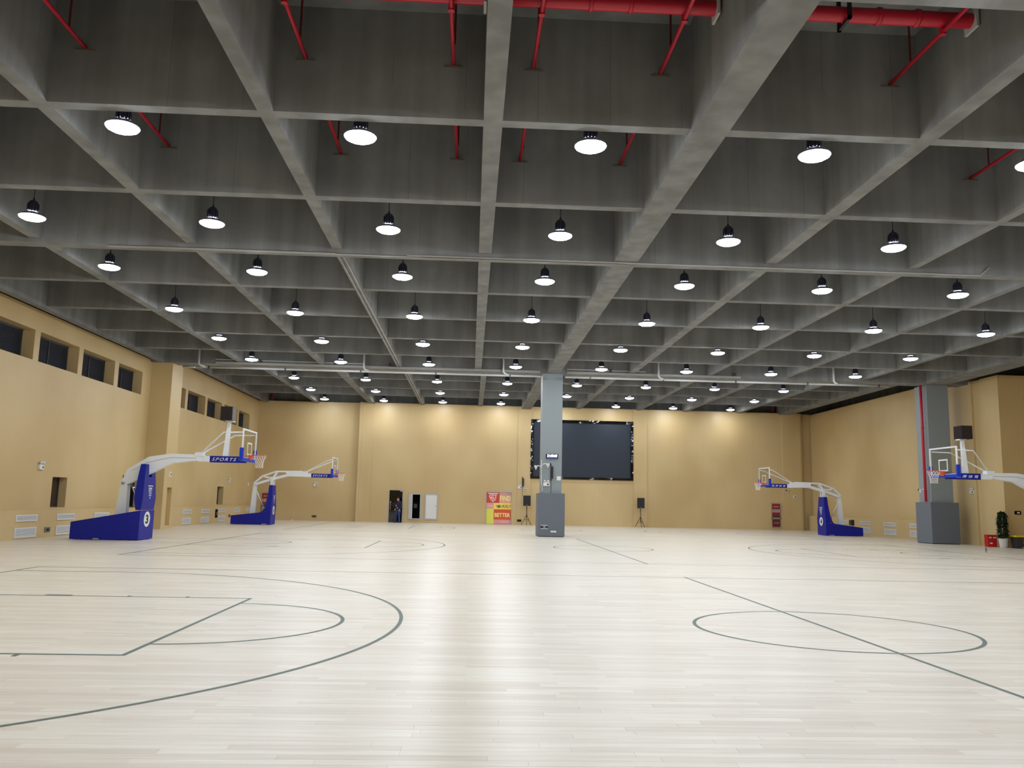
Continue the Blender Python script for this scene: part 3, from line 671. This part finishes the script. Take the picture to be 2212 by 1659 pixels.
# ------------------------------------------------------------------ small wall devices
def emergency_light(label, loc, rz):
    t = thing('emergency_light', label, 'emergency light', loc, rz)
    MB().box(-.15, .15, -.07, 0, 0, .17).build('case', M_OFF, t)
    MB().box(.03, .11, -.073, -.07, .04, .12).build('test_panel', M_CHARC, t)
    for s in (-1, 1): MB().tube([(s * .08, -.03, .25), (s * .08, -.09, .23)], [.045, .06], 12).build('lamp_head', M_OFF, t, True)
    MB().box(-.1, .1, -.05, -.02, .16, .21).build('bracket', M_OFF, t)
    return t
emergency_light('twin-head emergency light above the left wall niche', (WXL, 30.35, 2.38), PI / 2)
emergency_light('small twin-head emergency light high on far left wall', (WXL, 53.6, 2.42), PI / 2)
emergency_light('emergency light on back wall below the distant left hoop', (-10.95, YR, 2.4), 0)
emergency_light('twin-head emergency light on the central grey column', (3.6, 39.7, 2.37), 0)
emergency_light('emergency light on the back wall left of column', (3.5, YM - .06, 2.54), 0)
emergency_light('emergency light on pale wall strip right of right column', (24.42, 39.6, 2.45), -PI / 2)
def small_box(name, label, cat, loc, rz, w, h, d, m1=M_OFF, m2=M_CHARC):
    t = thing(name, label, cat, loc, rz)
    e = min(w, h) * .12
    MB().hexa([(-w / 2, 0, 0), (w / 2, 0, 0), (w / 2, 0, h), (-w / 2, 0, h)], [(-w / 2 + e, -d, e), (w / 2 - e, -d, e), (w / 2 - e, -d, h - e), (-w / 2 + e, -d, h - e)]).build('case', m1, t)
    MB().box(-w * .22, w * .22, -d - .004, -d + .001, h * .3, h * .7).build('face', m2, t); return t
small_box('call_point', 'white alarm box on the left pilaster side', 'alarm box', (-14.27, 40.4, 2.42), PI / 2, .2, .26, .06)
small_box('call_point', 'white alarm box near the far left corner', 'alarm box', (WXL, 58.3, 2.3), PI / 2, .2, .22, .06)
small_box('call_point', 'white alarm box on back wall pilaster beneath right truss hoop', 'alarm box', (23.38, YM - .06, 2.27), 0, .23, .2, .06)
small_box('call_point', 'white box on right wall behind the truss stand', 'alarm box', (24.75, 57.1, 2.25), -PI / 2, .26, .24, .06)
small_box('access_point', 'square white wireless box on the central grey column', 'router', (4.19, 39.7, 2.64), 0, .2, .2, .04, M_WHITE, M_OFF)
small_box('socket_box', 'brown socket box low on left wainscot between vents', 'socket', (WSL, 30.75, .18), PI / 2, .4, .18, .03, M_MESHL, M_MESHD)
small_box('socket_box', 'brown socket box low on far left wainscot', 'socket', (WSL, 53.3, .28), PI / 2, .4, .18, .03, M_MESHL, M_MESHD)
small_box('socket_box', 'brown socket box low on back wall left of glass door', 'socket', (-10.95, YR, .22), 0, .34, .17, .03, M_MESHL, M_MESHD)
small_box('socket_box', 'dark socket box low on back wall beside the left tripod', 'socket', (3.5, YM - .06, .22), 0, .3, .16, .05, M_MESHD, M_BLACK)
small_box('outlet', 'tiny white outlet low on recessed back wall', 'outlet', (-12.5, YR, .27), 0, .1, .1, .03)
small_box('exit_sign', 'dark exit sign at the right picture edge', 'sign', (25.0, 37.2, 1.5), 0, .3, .16, .05, M_DARK, M_OFF)
small_box('wall_box', 'black box on right wainscot behind the truss stand', 'box', (24.45, 52.65, .55), -PI / 2, .45, .36, .15, M_BLACK, M_CHARC)
small_box('wall_access_box', 'small dark access box beside third far left vent', 'box', (WSL, 50.62, .3), PI / 2, .5, .5, .02, M_DARK, M_PANE)
# pair of labels on the column padding
t = thing('rating_label', 'black and white printed label on column padding', 'label', (3.51, 39.495, .37))
MB().box(-.17, .17, -.004, 0, .03, .15).build('plate', M_BLACK, t); MB().box(-.17, .17, -.004, 0, .15, .175).box(-.17, .17, -.004, 0, 0, .025).build('white_band', M_WHITE, t); MB().box(-.05, .07, -.006, -.004, .06, .12).build('print', M_ALU, t)
t = thing('rating_label', 'small plain white label on column padding', 'label', (3.95, 39.495, .21)); MB().box(-.13, .13, -.004, 0, 0, .08).build('plate', M_WHITE, t); MB().box(-.09, .07, -.005, -.004, .03, .05).build('print', M_ALU, t)
# clock
t = thing('digital_clock', 'black digital wall clock with white digits on the column', 'clock', (3.85, 39.7, 3.68))
MB().box(-.29, .29, -.06, 0, 0, .22).build('case', M_BLACK, t)
text('digits', '21:03:03', .12, mat('clock_digits', (255, 255, 255), .5, emit=(240, 245, 255), es=4.0), t, (0, -.063, .135), width=.48, bold=.02, shear=.1)
text('date_digits', '2019-11-21', .035, mat('clock_date', (70, 70, 255), .5, emit=(80, 80, 255), es=3.0), t, (0, -.063, .04), width=.44)
# column speakers (slim black line arrays)
def array_spk(label, loc):
    t = thing('column_speaker', label, 'speaker', loc)
    MB().box(-.03, .07, -.1, -.02, .1, .68).build('cabinet', M_BLACK, t); MB().tube([(-.03, -.02, 0), (-.03, -.02, .78)], .022, 8).build('bracket_rod', M_BLACK, t, True)
    MB().tube([(-.02, -.02, .02), (-.01, -.015, -.3), (-.02, -.01, -.65)], .008, 6).build('cable', M_BLACK, t); return t
array_spk('slim black speaker on the central grey column', (3.84, 39.69, 2.62)); array_spk('slim black speaker on back wall above the left tripod', (3.7, YM - .07, 2.6))
small_box('junction_box', 'white junction box beside slim black wall speaker', 'junction box', (3.93, YM - .06, 2.4), 0, .17, .17, .05)
# cctv cameras
def cctv(label, loc, rz, dx):
    t = thing('security_camera', label, 'camera', loc, rz)
    MB().tube([(0, 0, 0), (dx * .12, -.06, .12), (dx * .35, -.12, .13)], .022, 8).build('arm', M_OFF, t, True)
    b = MB().tube([(dx * .32, -.12, .06), (dx * .55, -.2, .1)], [.05, .055], 12).build('body', M_OFF, t, True)
    MB().tube([(dx * .55, -.2, .1), (dx * .6, -.22, .108)], [.056, .05], 12).build('lens', M_BLACK, b, True)
    MB().tube([(dx * .42, -.15, .04), (dx * .42, -.15, -.06)], [.045, .03], 10).build('infrared_lamp', M_OFF, t, True); return t
cctv('white security camera pointing right on the central column', (3.36, 39.69, 3.3), 0, .7); cctv('white security camera pointing left on the central column', (3.36, 39.75, 3.2), -.4, -.55)
cctv('white security camera on back pilaster near right truss hoop', (23.0, YM - .06, 2.72), 0, -.55); cctv('white security camera on right column beside red pipe', (22.5, 40.3, 2.5), -1.0, -.5)
t = thing('cable', 'white cable hanging down the left edge of the column', 'cable', (3.36, 39.69, 2.05)); MB().tube([(0, 0, 0), (.05, -.02, .1), (.04, -.02, .3), (.01, -.015, .42), (-.005, -.015, 1.1), (.0, -.015, 1.55)], .014, 6).build('cord', M_OFF, t, True)
# fire cabinets
def fire_cab(label, loc, rz):
    t = thing('fire_cabinet', label, 'fire cabinet', loc, rz)
    f = MB(); w2, H = .34, 1.76
    f.box(-w2, w2, -.05, 0, 0, .06).box(-w2, w2, -.05, 0, .62, .71).box(-w2, w2, -.05, 0, H - .06, H).box(-w2, -w2 + .05, -.05, 0, .06, H - .06).box(w2 - .05, w2, -.05, 0, .06, H - .06); f.build('frame', M_ALU, t)
    rd = mat('cabinet_red', (150, 34, 36), .3)
    u = MB().box(-w2 + .05, w2 - .05, -.03, -.005, .71, H - .06).build('upper_door', rd, t)
    MB().box(-w2 + .09, w2 - .09, -.034, -.03, 1.1, 1.3).build('instruction_panel', M_OFF, u)
    for i in range(3):
        for j in range(2): MB().box(-.2 + i * .15, -.11 + i * .15, -.037, -.034, 1.12 + j * .095, 1.185 + j * .095).build('pictogram', M_BLACK, u)
    text('lettering', '\u6d88\u706b\u6813', .1, M_OFF, u, (0, -.033, 1.5), width=.36)
    MB().box(-w2 + .07, w2 - .07, -.034, -.03, .76, .9).build('hose_window', M_CHARC, u)
    l = MB().box(-w2 + .05, w2 - .05, -.03, -.005, .06, .62).build('lower_door', mat('cabinet_red_dark', (112, 30, 34), .3), t)
    text('lettering', '\u706d\u706b\u5668', .08, M_OFF, l, (0, -.033, .34), width=.32)
    return t
fire_cab('red fire hose cabinet on back wall near right pilaster', (21.98, YM, .15), 0); fire_cab('red fire hose cabinet in the far left corner behind the stand', (-14.35, YR, .15), 0)
# litter
t = MB().hexa([(-.06, -.04, 0), (.06, -.05, 0), (.07, .04, 0), (-.05, .05, 0)], [(-.03, -.02, .05), (.02, -.03, .08), (.05, .02, .04), (-.02, .03, .07)]).build('paper_scrap', M_WHITE)
t.location = (-12.4, 59.5, 0); tag(t, 'crumpled white paper scrap on floor by recessed back wall', 'paper')

# ------------------------------------------------------------------ right corner: red box, plant, bin, bottle
t = thing('extinguisher_box', 'red fire extinguisher box standing beside potted plant', 'box', (24.0, 37.75, 0), -.1)
rd = mat('box_red', (186, 26, 26), .35)
MB().box(-.2, .2, -.16, .16, 0, .5).build('body', rd, t); MB().box(-.205, .205, -.165, .165, .5, .55).build('lid', rd, t)
for xx in (-.09, .1): MB().box(xx - .06, xx + .06, -.163, -.16, .4, .45).build('label', M_OFF, t)
MB().box(-.12, .0, -.163, -.16, .14, .2).build('print', M_OFF, t)
t = thing('potted_plant', 'tall leafy green plant in a white pot', 'plant', (24.08, 36.95, 0))
MB().lathe([(.13, 0), (.15, .02), (.2, .4), (.21, .42), (.19, .42), (.18, .38)], 20).build('pot', M_OFF, t, True)
MB().lathe([(.0, .37), (.18, .375)], 16, cap=False).build('soil', mat('soil', (52, 38, 28), .9), t)
for i in range(3):
    aa = i * 2.1; MB().tube([(.05 * math.cos(aa), .05 * math.sin(aa), .36), (.07 * math.cos(aa + .4), .07 * math.sin(aa + .4), 1.0), (.05 * math.cos(aa + .8), .05 * math.sin(aa + .8), 1.5)], [.02, .015, .008], 6).build('stem', mat('plant_stem', (70, 84, 44), .7), t, True)
fl = MB(); rnd = random.Random(3)
for i in range(950):
    z = .42 + 1.18 * rnd.random() ** .95; rr = (.16 if z < 1.35 else .16 * (1.75 - z) / .4) * (.35 + .75 * rnd.random()); aa = rnd.random() * 2 * PI
    p = Vector((rr * math.cos(aa), rr * math.sin(aa), z)); d = Vector((math.cos(aa + rnd.uniform(-.6, .6)), math.sin(aa + rnd.uniform(-.6, .6)), rnd.uniform(-.5, .6))).normalized()
    sd = d.cross(Vector((0, 0, 1))).normalized(); nn = sd.cross(d); L_ = rnd.uniform(.09, .14); wd = L_ * .36
    fl.add([p, p + d * L_ * .45 + sd * wd - nn * .01, p + d * L_, p + d * L_ * .45 - sd * wd - nn * .01, p + d * L_ * .45 + nn * .02], [(0, 1, 4), (1, 2, 4), (2, 3, 4), (3, 0, 4)])
lf = mat('leaf_green', (34, 58, 32), .5); o = fl.build('foliage', lf, t, raw=True); o['kind'] = 'stuff'
t = thing('waste_bin', 'black waste bin with bright yellow lid at right edge', 'bin', (24.66, 36.7, 0))
MB().hexa([(-.23, -.17, 0), (.23, -.17, 0), (.23, .17, 0), (-.23, .17, 0)], [(-.28, -.21, .5), (.28, -.21, .5), (.28, .21, .5), (-.28, .21, .5)]).build('body', mat('bin_grey', (48, 46, 52), .5), t)
MB().hexa([(-.3, -.23, .5), (.3, -.23, .5), (.3, .23, .5), (-.3, .23, .5)], [(-.27, -.2, .57), (.27, -.2, .57), (.27, .2, .57), (-.27, .2, .57)]).build('lid', mat('bin_yellow', (226, 198, 20), .45), t)
text('emblem', '3', .16, M_OFF, t, (.08, -.212, .32), (PI / 2, 0, 0), width=.1); MB().box(0, .16, -.18, -.174, .03, .06).build('label', M_OFF, t)
t = thing('water_bottle', 'small clear water bottle standing alone on the floor', 'bottle', (20.45, 32.5, 0))
MB().lathe([(.03, 0), (.036, .01), (.036, .17), (.03, .2), (.013, .235), (.013, .25)], 14).build('body', glass('bottle_plastic', (226, 228, 238), .12), t, True)
MB().lathe([(.037, .07), (.037, .14)], 14, cap=False).build('label', mat('bottle_label', (120, 100, 150), .5), t, True); MB().lathe([(.016, .245), (.016, .27)], 10).build('cap', M_CHARC, t)

# ------------------------------------------------------------------ red sprinkler pipes
ZB = 8.85
for nme, x in zip(['far left', 'left', 'left of centre', 'right of centre', 'beside the wide beam', 'right', 'far right'], (-6.54, -2.94, -.48, .87, 3.03, 7.03, 10.8)):
    ye = 13.3 if x == 7.03 else 17.3
    t = thing('sprinkler_branch', 'thin red sprinkler branch pipe inside the coffers, %s' % nme, 'pipe', (x, 2.5, ZB), 0, 'red sprinkler branches')
    MB().tube([(0, 0, 0), (0, ye - 2.5, 0)], .034, 8).build('pipe', M_RED, t, True)
    for y in (5.5 - 2.5, 9.31 - 2.5, 13.24 - 2.5, 17.08 - 2.5):
        if y > ye - 2.5: continue
        MB().box(-.16, .16, y - .155, y - .125, -.06, -.035).build('sleeve_plate', M_MESHL, t)
        MB().tube([(.03, y - .75, 0), (.03, y - .75, .9)], .018, 6).build('sprig', M_REDD, t)
    MB().tube([(0, 9.0, -.05), (0, 9.0, .16)], .05, 8).build('coupling', M_RED, t)
t = thing('sprinkler_main', 'thick red sprinkler main pipe crossing the nearest coffers', 'pipe', (0, 11.45, 9.02))
MB().tube([(XL + .1, 0, 0), (XR - .1, 0, 0)], .115, 14).build('pipe', M_RED, t, True)
for x in (-6.4, -4.9, -2.0, 1.6, 2.2, 6.0, 6.6): MB().tube([(x - .03, 0, 0), (x + .03, 0, 0)], .135, 14).build('coupling', M_RED, t, True)
for x in (.02, 3.5, 7.46): MB().box(x - .02, x + .02, -.16, .16, -.17, .17).build('sleeve', M_STEEL, t)
hg = MB().box(5.45, 5.5, -.2, -.15, -.17, .75).box(5.45, 5.5, .15, .2, -.17, .75).box(5.45, 5.5, -.2, .2, -.17, -.13); hg.build('hanger', M_BLACK, t)
for lab, x, y, z0, z1 in (('short dark red riser above the left pilaster', -14.95, 40.9 - 1.6, 7.95, 9.77), ('short dark red riser in the far left ceiling corner', -14.3, 59.5, 8.43, 10.2), ('short dark red riser in the far right ceiling corner', 22.0, 59.55, 8.3, 10.2)):
    t = thing('riser_pipe', lab, 'pipe', (x, y, z0)); MB().tube([(0, 0, 0), (0, 0, z1 - z0)], .1, 10).build('pipe', M_REDD, t, True); MB().lathe([(.12, .2), (.12, .3)], 10).build('coupling', M_REDD, t)
# ------------------------------------------------------------------ grey pipes and conduits on the girders
def grey_run(label, xs, xe, risers, z=7.58, y=39.3):
    t = thing('drain_pipe', label, 'pipe', (xs, y, z))
    L_ = xe - xs; MB().tube([(0, 0, 0), (L_, 0, 0)], .05, 10).build('run', M_STEEL, t, True)
    for r in risers:
        r -= xs; MB().tube([(r + .3, 0, 0), (r + .06, -.12, .08), (r, -.14, .16), (r, -.14, SL1 - z)], .05, 10).build('riser', M_STEEL, t, True)
    q = 1.2
    while q < L_: MB().box(q - .03, q + .03, -.06, .06, -.065, .065).build('clamp', M_CHARC, t); q += 3.55
    return t
g = grey_run('grey drain pipe hung along the girder left of the column', -13.65, 3.2, (-12.9, -5.2, 1.42)); grey_run('grey drain pipe hung along the girder right of the column', 4.4, 20.3, (8.9, 17.5))
MB().tube([(0, 0, 0), (.7, -.5, -.1)], .05, 8).build('spout', M_STEEL, g, True)
def conduit(label, paths, r=.022, loc=(0, 0, 0)):
    t = thing('conduit', label, 'conduit', loc)
    for p in paths: MB().tube([Vector(q) - Vector(loc) for q in p], r, 8).build('tube', M_COND, t, True)
    return t
zg = HG - .03
conduit('pair of grey conduits under the nearest girder, left half', [[(-9.3, 20.7, zg), (-3.6, 20.72, zg)], [(-9.3, 20.75, zg), (-1.8, 20.78, zg)]], loc=(-9.3, 20.7, zg))
conduit('grey conduits under the nearest girder, right half', [[(-1.7, 20.66, zg), (13.3, 20.7, zg), (13.5, 20.6, zg + .2)], [(-1.7, 20.82, zg), (3.9, 20.82, zg)]], loc=(-1.7, 20.7, zg))
conduit('twin grey conduits along the underside of a long beam', [[(-3.6, 20.8, HB - .025), (-3.6, 39.6, HB - .025)], [(-3.48, 20.8, HB - .025), (-3.48, 39.6, HB - .025)]], loc=(-3.55, 20.8, HB))
conduit('twin grey conduits along a far bay beam', [[(-3.65, 40.4, HB3 - .025), (-3.65, 59.2, HB3 - .025)], [(-3.53, 40.4, HB3 - .025), (-3.53, 59.2, HB3 - .025)]], loc=(-3.6, 40.4, HB3))
for lab, xs, xe in (('grey cable trunking on girder face left of column', -12.2, 3.2), ('grey cable trunking on girder face right of column', 4.5, 13.0)):
    t = thing('cable_trunking', lab, 'trunking', (xs, 39.46, 7.78)); MB().box(0, xe - xs, -.06, .04, 0, .09).build('channel', M_COND, t)
    MB().tube([(0, -.09, .2), (min(7.0, (xe - xs) * .45), -.09, .18)], .02, 6).build('tube', M_STEEL, t)
    for q in (2.1, 5.6, 8.2):
        if q < xe - xs: MB().box(q - .05, q + .05, -.14, -.04, .1, .25).build('sensor_box', M_CHARC, t)

# ------------------------------------------------------------------ person by the glass door
M_SKIN = mat('skin', (196, 142, 118), .5); M_JACK = mat('navy_jacket', (26, 30, 58), .8); M_JEAN = mat('blue_jeans', (44, 62, 108), .85); M_HAIR = mat('dark_hair', (24, 20, 18), .6); M_SHOE = mat('dark_shoes', (24, 24, 34), .6)
def remesh(mb, name, m, parent, vox=.014, smooth_it=6):
    me = mb.mesh(name); t = bpy.data.objects.new(name, me); COL.objects.link(t)
    r = t.modifiers.new('r', 'REMESH'); r.mode = 'VOXEL'; r.voxel_size = vox
    sm = t.modifiers.new('s', 'SMOOTH'); sm.iterations = smooth_it; sm.factor = .5
    dg = bpy.context.evaluated_depsgraph_get(); me2 = bpy.data.meshes.new_from_object(t.evaluated_get(dg)); bpy.data.objects.remove(t)
    me2.name = name; me2.materials.clear(); me2.materials.append(m)
    for p in me2.polygons: p.use_smooth = True; p.material_index = 0
    o = bpy.data.objects.new(name, me2); COL.objects.link(o); o.parent = parent; return o
def ball(mb, c, rx, ry, rz, n=14, k=9):
    v = [(c[0] + rx * math.sin(PI * i / k) * math.cos(2 * PI * j / n), c[1] + ry * math.sin(PI * i / k) * math.sin(2 * PI * j / n), c[2] + rz * math.cos(PI * i / k)) for i in range(1, k) for j in range(n)]
    v += [(c[0], c[1], c[2] + rz), (c[0], c[1], c[2] - rz)]; a = len(v) - 2
    f = [(i * n + j, i * n + (j + 1) % n, (i + 1) * n + (j + 1) % n, (i + 1) * n + j) for i in range(k - 2) for j in range(n)]
    f += [(a, (j + 1) % n, j) for j in range(n)] + [(a + 1, (k - 2) * n + j, (k - 2) * n + (j + 1) % n) for j in range(n)]
    mb.add(v, f)
pp = thing('person', 'person in navy jacket and jeans standing before the glass door', 'person', (-4.98, 58.8, 0), -.75)
hip = {-1: (-.1, 0, .9), 1: (.1, .02, .9)}; kn = {-1: (-.17, -.04, .5), 1: (.12, -.02, .49)}; an = {-1: (-.24, .02, .09), 1: (.12, .04, .09)}
sh = {-1: (-.19, 0, 1.43), 1: (.19, .02, 1.42)}; el = {-1: (-.24, .04, 1.16), 1: (.25, .06, 1.15)}; wr = {-1: (-.2, -.1, .95), 1: (.21, -.06, .92)}
b = MB()
ball(b, (0, .01, 1.25), .16, .1, .26); ball(b, (0, .01, .98), .15, .1, .16)
b.tube([(0, .02, 1.42), (-.015, .0, 1.53)], [.06, .052], 10)
ball(b, (-.03, -.02, 1.62), .072, .09, .108); ball(b, (-.05, -.1, 1.6), .014, .022, .022); ball(b, (-.035, -.06, 1.55), .045, .045, .04)
for s in (-1, 1):
    ball(b, (-.03 + s * .074, 0, 1.61), .012, .02, .03)
    b.tube([hip[s], kn[s], an[s]], [.085, .058, .036], 10); b.tube([(an[s][0], an[s][1] + .02, .05), (an[s][0] - .02, an[s][1] - .1, .04)], [.034, .024], 8)
    b.tube([sh[s], el[s], wr[s]], [.055, .042, .03], 10)
    w_ = Vector(wr[s]); dv = (w_ - Vector(el[s])).normalized(); sd = dv.cross(Vector((0, 0, 1)) if abs(dv.z) < .8 else Vector((0, 1, 0))).normalized(); pn = sd.cross(dv)
    b.tube([w_, w_ + dv * .05, w_ + dv * .09], [.026, .036, .032], 8)
    for q in range(4):
        o_ = w_ + dv * .08 + sd * (q - 1.5) * .02; ln = (.07, .08, .075, .055)[q]
        b.tube([o_, o_ + dv * ln * .55 + pn * .006, o_ + dv * ln * .9 + pn * .025], [.0095, .009, .007], 6)
    b.tube([w_ + dv * .03 + sd * .03, w_ + dv * .06 + sd * .055, w_ + dv * .09 + sd * .06], [.011, .01, .008], 6)
remesh(b, 'body', M_SKIN, pp, .008, 3)
j = MB(); ball(j, (0, .01, 1.28), .2, .13, .23); ball(j, (0, .01, 1.04), .18, .13, .17); j.tube([(0, .01, 1.1), (0, .01, .9)], [.15, .15], 14); j.tube([(-.18, .01, 1.42), (.18, .015, 1.42)], .075, 10); j.tube([(0, .015, 1.4), (-.01, .01, 1.49)], [.09, .075], 10)
for s in (-1, 1): j.tube([sh[s], el[s], wr[s]], [.078, .062, .045], 10)
remesh(j, 'jacket', M_JACK, pp)
j = MB(); ball(j, (0, .01, .95), .165, .118, .13)
for s in (-1, 1): j.tube([hip[s], kn[s], (an[s][0], an[s][1], .07)], [.102, .076, .062], 10)
remesh(j, 'jeans', M_JEAN, pp)
for s in (-1, 1):
    q = MB(); q.tube([(an[s][0] + .01, an[s][1] + .05, .045), (an[s][0] - .02, an[s][1] - .08, .042), (an[s][0] - .04, an[s][1] - .2, .03)], [.044, .048, .028], 10); remesh(q, 'shoe', M_SHOE, pp, .01, 2)
q = MB(); ball(q, (-.028, -.008, 1.69), .083, .102, .062); ball(q, (-.028, .035, 1.63), .084, .082, .1); remesh(q, 'hair', M_HAIR, pp, .01, 2)
for s in (-1, 1): MB().tube([(-.03 + s * .03 - .01, -.108, 1.625), (-.03 + s * .03 - .01, -.1, 1.625)], .009, 8).build('eye', M_BLACK, pp)
MB().tube([(-.065, -.106, 1.565), (-.025, -.107, 1.563)], .006, 6).build('mouth', mat('lips', (150, 84, 76), .5), pp)
MB().box(-.1, -.04, -.156, -.149, 1.12, 1.22).build('badge', M_OFF, pp)
ph = MB().box(.03, .08, -.15, -.135, .98, 1.04).build('card', M_WHITE, pp)
